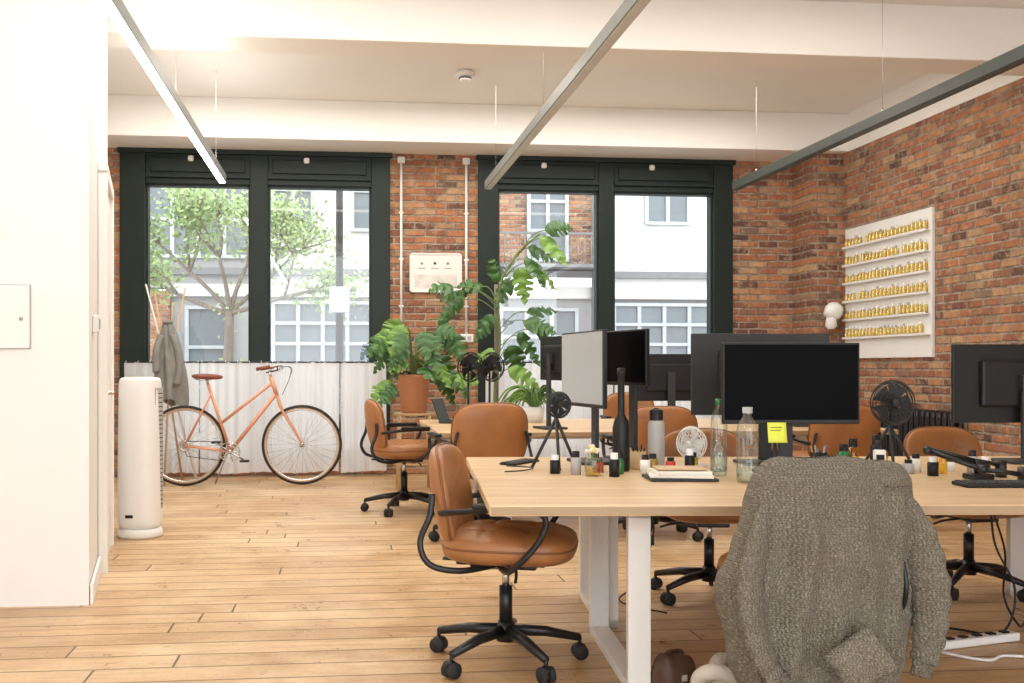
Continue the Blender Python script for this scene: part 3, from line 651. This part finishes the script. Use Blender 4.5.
b.tube(main,[.018-.0002*i for i in range(len(main))],STEM,8)
A=[(1.94,2.44,.9,.3),(1.90,2.36,.6,-.6),(1.80,2.28,1,-.2),(1.76,2.16,.5,-.8),(1.68,2.05,.2,-1),(1.62,1.98,-.5,-.7),(1.84,2.12,.8,-.6),
 (1.82,1.68,.9,.3),(1.74,1.58,1,-.2),(1.68,1.44,.7,-.8),(1.62,1.32,.5,-.9),(1.85,1.50,.8,-.7),
 (1.33,1.92,-.8,.2),(1.18,1.87,-.9,-.1),(1.03,1.90,-1,.1),(1.12,1.78,-.7,-.6),(1.42,1.62,-.6,-.7),(1.40,1.30,-.8,-.5),(1.46,1.98,-.3,.8),(1.6,1.12,.9,-.4)]
for x,z,dx,dz in A:
    y=9.45+rp.uniform(-.3,.1); i=min(range(len(main)),key=lambda k:(main[k]-Vector((1.5+(x-1.5)*.3,9.5,z-.15))).length); q=main[i]
    mid=(q+Vector((x,y,z)))/2+Vector((0,0,.07)); b.tube(spline([q,mid,(x,y,z)],5),.005,STEM,6)
    leaf(b,(x,y,z),(dx,rp.uniform(-.5,.2),dz),rp.uniform(.22,.32),rp.uniform(.07,.11),LEAF if rp.random()<.75 else LEAF2,rnd=rp)
b.fin()
b=B('plant_stand')
for sx in (-.15,.15):
    for sy in (-.15,.15): b.cyl((sx,sy,0),(sx*.9,sy*.9,.7),.014,LWOOD)
b.lathe([(0,.70),(.19,.70),(.19,.72),(0,.72)],(0,0,0),LWOOD); b.ring((0,0,.25),.19,.008,LWOOD,'z'); b.fin((.68,9.35,0))
b=B('monstera_plant')
b.lathe([(0,0),(.11,0),(.12,.02),(.15,.33),(.155,.36),(.135,.36),(.13,.31),(0,.31)],(.68,9.35,.72),TERRA); b.lathe([(.13,.315),(0,.325)],(.68,9.35,.72),SOIL)
for i in range(30):
    a=rp.uniform(0,2*pi); rr=rp.uniform(.10,.34); hz=rp.uniform(-.10,.46)
    if rr>.25: hz-=.08
    e=Vector((.72+rr*math.cos(a)*1.1,9.3+rr*math.sin(a)*.7-.08,1.15+hz))
    b.tube(spline([(.68,9.35,1.03),(.68+(e.x-.68)*.35,9.35+(e.y-9.35)*.35,1.03+max(.1,(e.z-1.03)*.8)+.06),e],5),.005,STEM,6)
    leaf(b,e,(math.cos(a)*.7,math.sin(a)*.6-.3,rp.uniform(-1.1,.3)),rp.uniform(.20,.28),rp.uniform(.075,.11),LEAF if rp.random()<.8 else LEAF2,rnd=rp)
b.fin()
b=B('spider_plant')
b.lathe([(0,0),(.07,0),(.09,.13),(.08,.13),(.075,.11),(0,.11)],(0,0,0),WPLAS)
for i in range(80):
    a=rp.uniform(0,2*pi); L=rp.uniform(.14,.3); h=rp.uniform(.08,.2)
    P=spline([(0,0,.1),(L*.4*math.cos(a),L*.4*math.sin(a),.1+h),(L*.85*math.cos(a),L*.85*math.sin(a),.1+h*.9),(L*1.15*math.cos(a),L*1.15*math.sin(a),.1+h*.3)],4)
    b.tube(P,[.003+.006*math.sin(pi*k/len(P)) for k in range(len(P))],LEAF2 if i%2 else LEAF,5,flat=.2)
b.fin((1.60,8.2,HZ))
# ------------------------------------------------------------ right wall things
b=B('bottle_display_board')
y0,y1,z0,z1=8.56,10.12,1.24,2.6; XW=XR-.002
b.b2(XW-.03,XW,y0,y1,z0,z1,WPLAS,.003)
for r in range(6):
    z=2.40-.19*r
    b.b2(XW-.08,XW-.03,y0+.02,y1-.02,z-.010,z,WPLAS,.002); b.b2(XW-.08,XW-.076,y0+.02,y1-.02,z,z+.012,WPLAS)
    n=22
    for i in range(n):
        if random.random()<.05: continue
        y=y0+.07+(y1-y0-.14)*i/(n-1); h=random.choice([.10,.11,.12]); rr=random.choice([.017,.02,.022]); f=random.uniform(.35,.7)
        b.lathe([(0,0),(rr*.93,0),(rr*.93,h*f),(0,h*f)],(XW-.054,y,z),YLIQ,10); b.lathe([(rr,0),(rr,h*.75),(rr*.45,h*.82)],(XW-.054,y,z),PALEAMB,10); b.lathe([(rr*.5,h*.8),(rr*.5,h),(0,h)],(XW-.054,y,z),WPLAS if random.random()<.75 else LG,8)
b.fin()
b=B('wall_sconce'); b.cyl((0,.135,0),(0,.10,0),.05,WPLAS); b.tube(spline([(0,.12,0),(0,.05,-.02),(0,.0,.0)],4),.012,WPLAS); b.sphere((0,0,.02),.095,WPLAS,28,16); b.lathe([(.05,-.05),(.06,-.14),(.03,-.17)],(-.03,0,0),WPLAS); b.fin((5.17,10.08,1.72))
b=B('column_radiator')
for i in range(16):
    y=8.1+i*.085
    for x in (XR-.14,XR-.06): b.tube(spline([(x,y,.12),(x,y,.14),(x,y,.70),(x,y,.72)],2),.028,BLACKM,10)
    b.sell((XR-.10,y,.73),(.07,.034,.035),BLACKM); b.sell((XR-.10,y,.12),(.07,.034,.035),BLACKM)
for y in (8.1,9.37): b.b2(XR-.13,XR-.07,y-.02,y+.02,0,.12,BLACKM)
b.fin()
# ------------------------------------------------------------ exterior
OW=mat('render_white',(.66,.655,.65),.8,var=.05,scale=1); OB=brick_mat('street_brick','x',1.0); OG=mat('street_window_glass',(.15,.18,.20),.3,var=.3,scale=1); OF=mat('street_window_frame',(.42,.45,.47),.5)
OWL=mat('render_grey',(.36,.365,.37),.8,var=.06,scale=1)
ASP=mat('asphalt',(.42,.42,.42),.9); OD=mat('street_grey_band',(.20,.205,.215),.8)
b=B('ground_street'); b.b2(-14,22,YB+.31,32,-.15,-.02,ASP); b.fin()
b=B('street_building'); Y=18.
b.b2(-12,-1.4,Y,Y+.5,2.55,9,OWL); b.b2(-1.4,2.6,Y,Y+.5,2.55,9,OW); b.b2(2.6,4.75,Y,Y+.5,2.9,9,OB); b.b2(4.75,18,Y,Y+.5,2.55,9,OW)
b.b2(-12,-3.0,Y-.02,Y+.5,0,2.5,OB); b.b2(-3.0,18,Y,Y+.5,0,1.2,OD); b.b2(-3.0,18,Y-.02,Y+.5,2.4,2.62,OW,.01); b.b2(-12,18,Y-.12,Y,2.78,2.9,OD)
b.b2(-3.0,18,Y+.1,Y+.5,1.2,2.4,OWL)
def swin(x0,x1,z0,z1,nx,nz,y=Y):
    b.b2(x0,x1,y-.03,y+.02,z0,z1,OG)
    for i in range(nx+1): x=x0+(x1-x0)*i/nx; b.b2(x-.035,x+.035,y-.07,y-.02,z0,z1,OF)
    for j in range(nz+1): z=z0+(z1-z0)*j/nz; b.b2(x0-.03,x1+.03,y-.08,y-.02,z-.03,z+.03,OF)
swin(-1.2,.55,1.2,2.3,4,3,Y+.05); swin(-2.7,-2.0,.1,2.2,1,3,Y+.0); swin(1.0,2.4,1.2,2.1,3,2,Y+.05)
swin(2.9,4.3,1.2,2.2,3,2,Y+.05); swin(5.0,6.9,1.2,2.3,4,3,Y+.05); swin(7.2,9,1.2,2.3,4,3,Y+.05)
swin(3.4,4.1,3.1,4.7,2,3); swin(5.6,6.4,3.8,5.2,2,2); swin(-1.2,-.5,3.6,5,2,2); swin(.2,1.1,3.6,5,2,2); swin(7.4,8.2,3.8,5.2,2,2)
swin(-3.4,-1.6,3.1,4.4,4,2)
b.b2(2.7,4.7,Y-.6,Y-.02,2.92,2.98,OD)
for i in range(17): b.cyl((2.75+.12*i,Y-.57,2.98),(2.75+.12*i,Y-.57,3.5),.012,OD,seg=6)
b.b2(2.7,4.7,Y-.59,Y-.55,3.5,3.54,OD)
b.cyl((4.6,Y-.1,0),(4.6,Y-.1,9),.05,OD); b.fin()
b=B('street_lamp_post'); b.cyl((0,0,0),(0,0,6),.055,GREY,.04); b.box((0,-.07,2.05),(.26,.02,.34),OW,.01); b.cyl((0,0,0),(0,0,.9),.08,GREY); b.fin((-.02,13.2,-.02))
# tree
rt=random.Random(11)
b=B('street_tree'); T0=Vector((-1.68,15,-.02)); tips=[]
def branch(p,d,L,r,k):
    q=p+d*L*.5+Vector((rt.uniform(-.05,.05),rt.uniform(-.05,.05),0)); e=p+d*L
    b.tube(spline([p,q,e],3),[r*(1-.35*i/6) for i in range(7)],BARK,7)
    if k==0 or k==1: tips.append((e,.32)); tips.append((q,.25))
    if k==0: return
    for i in range(3 if k>1 else 4):
        nd=(d+Vector((rt.uniform(-.9,.9),rt.uniform(-.7,.7),rt.uniform(-.25,.55)))).normalized(); branch(e,nd,L*.72,r*.6,k-1)
branch(T0,Vector((0.02,0,1)),2.0,.10,0)
for d in ((-.7,0,.75),(.75,.1,.7),(-.15,-.3,1),(.3,.3,.95),(-.9,.2,.35),(.95,-.1,.3)): branch(T0+Vector((.04,0,1.95)),Vector(d).normalized(),.85,.04,2)
vs=[];fs=[]
for e,R in tips:
    for i in range(34):
        c=e+Vector((rt.gauss(0,R*.55),rt.gauss(0,R*.5),rt.gauss(0,R*.5))); s=rt.uniform(.025,.055)
        u=Vector((rt.uniform(-1,1),rt.uniform(-1,1),rt.uniform(-1,1))).normalized(); w=u.orthogonal().normalized(); k=len(vs)
        vs+=[c-u*s,c+w*s*.6,c+u*s,c-w*s*.6]; fs.append([k,k+1,k+2,k+3])
b.add(vs,fs,TREEL,False); b.fin()
# ------------------------------------------------------------ light, world, camera
W=bpy.data.worlds.new('world'); S.world=W; W.use_nodes=True; bg=W.node_tree.nodes['Background']; bg.inputs[0].default_value=(.96,.98,1,1); bg.inputs[1].default_value=3.8
def area(name,loc,rot,sx,sy,e,col):
    l=bpy.data.lights.new(name,'AREA'); l.shape='RECTANGLE'; l.size=sx; l.size_y=sy; l.energy=e; l.color=col
    o=bpy.data.objects.new(name,l); S.collection.objects.link(o); o.location=loc; o.rotation_euler=rot
WM=(1,.93,.84)
area('added_fill_light',(.8,5.4,3.78),(0,0,0),6.5,1.8,110,WM)  # added fill over the desks, no real fixture here
area('added_fill_light',(1.0,8.7,3.78),(0,0,0),6.5,1.6,150,WM)  # added fill that brightens the window end, not a room lamp
cam=bpy.data.cameras.new('camera'); co=bpy.data.objects.new('camera',cam); S.collection.objects.link(co); S.camera=co
co.location=(0,0,1.15); co.rotation_euler=(pi/2,0,-math.atan(.1)); cam.sensor_width=36; cam.lens=36*1000/1024; cam.shift_x=.0693; cam.shift_y=.0249; cam.clip_end=200
S.view_settings.view_transform='Standard'
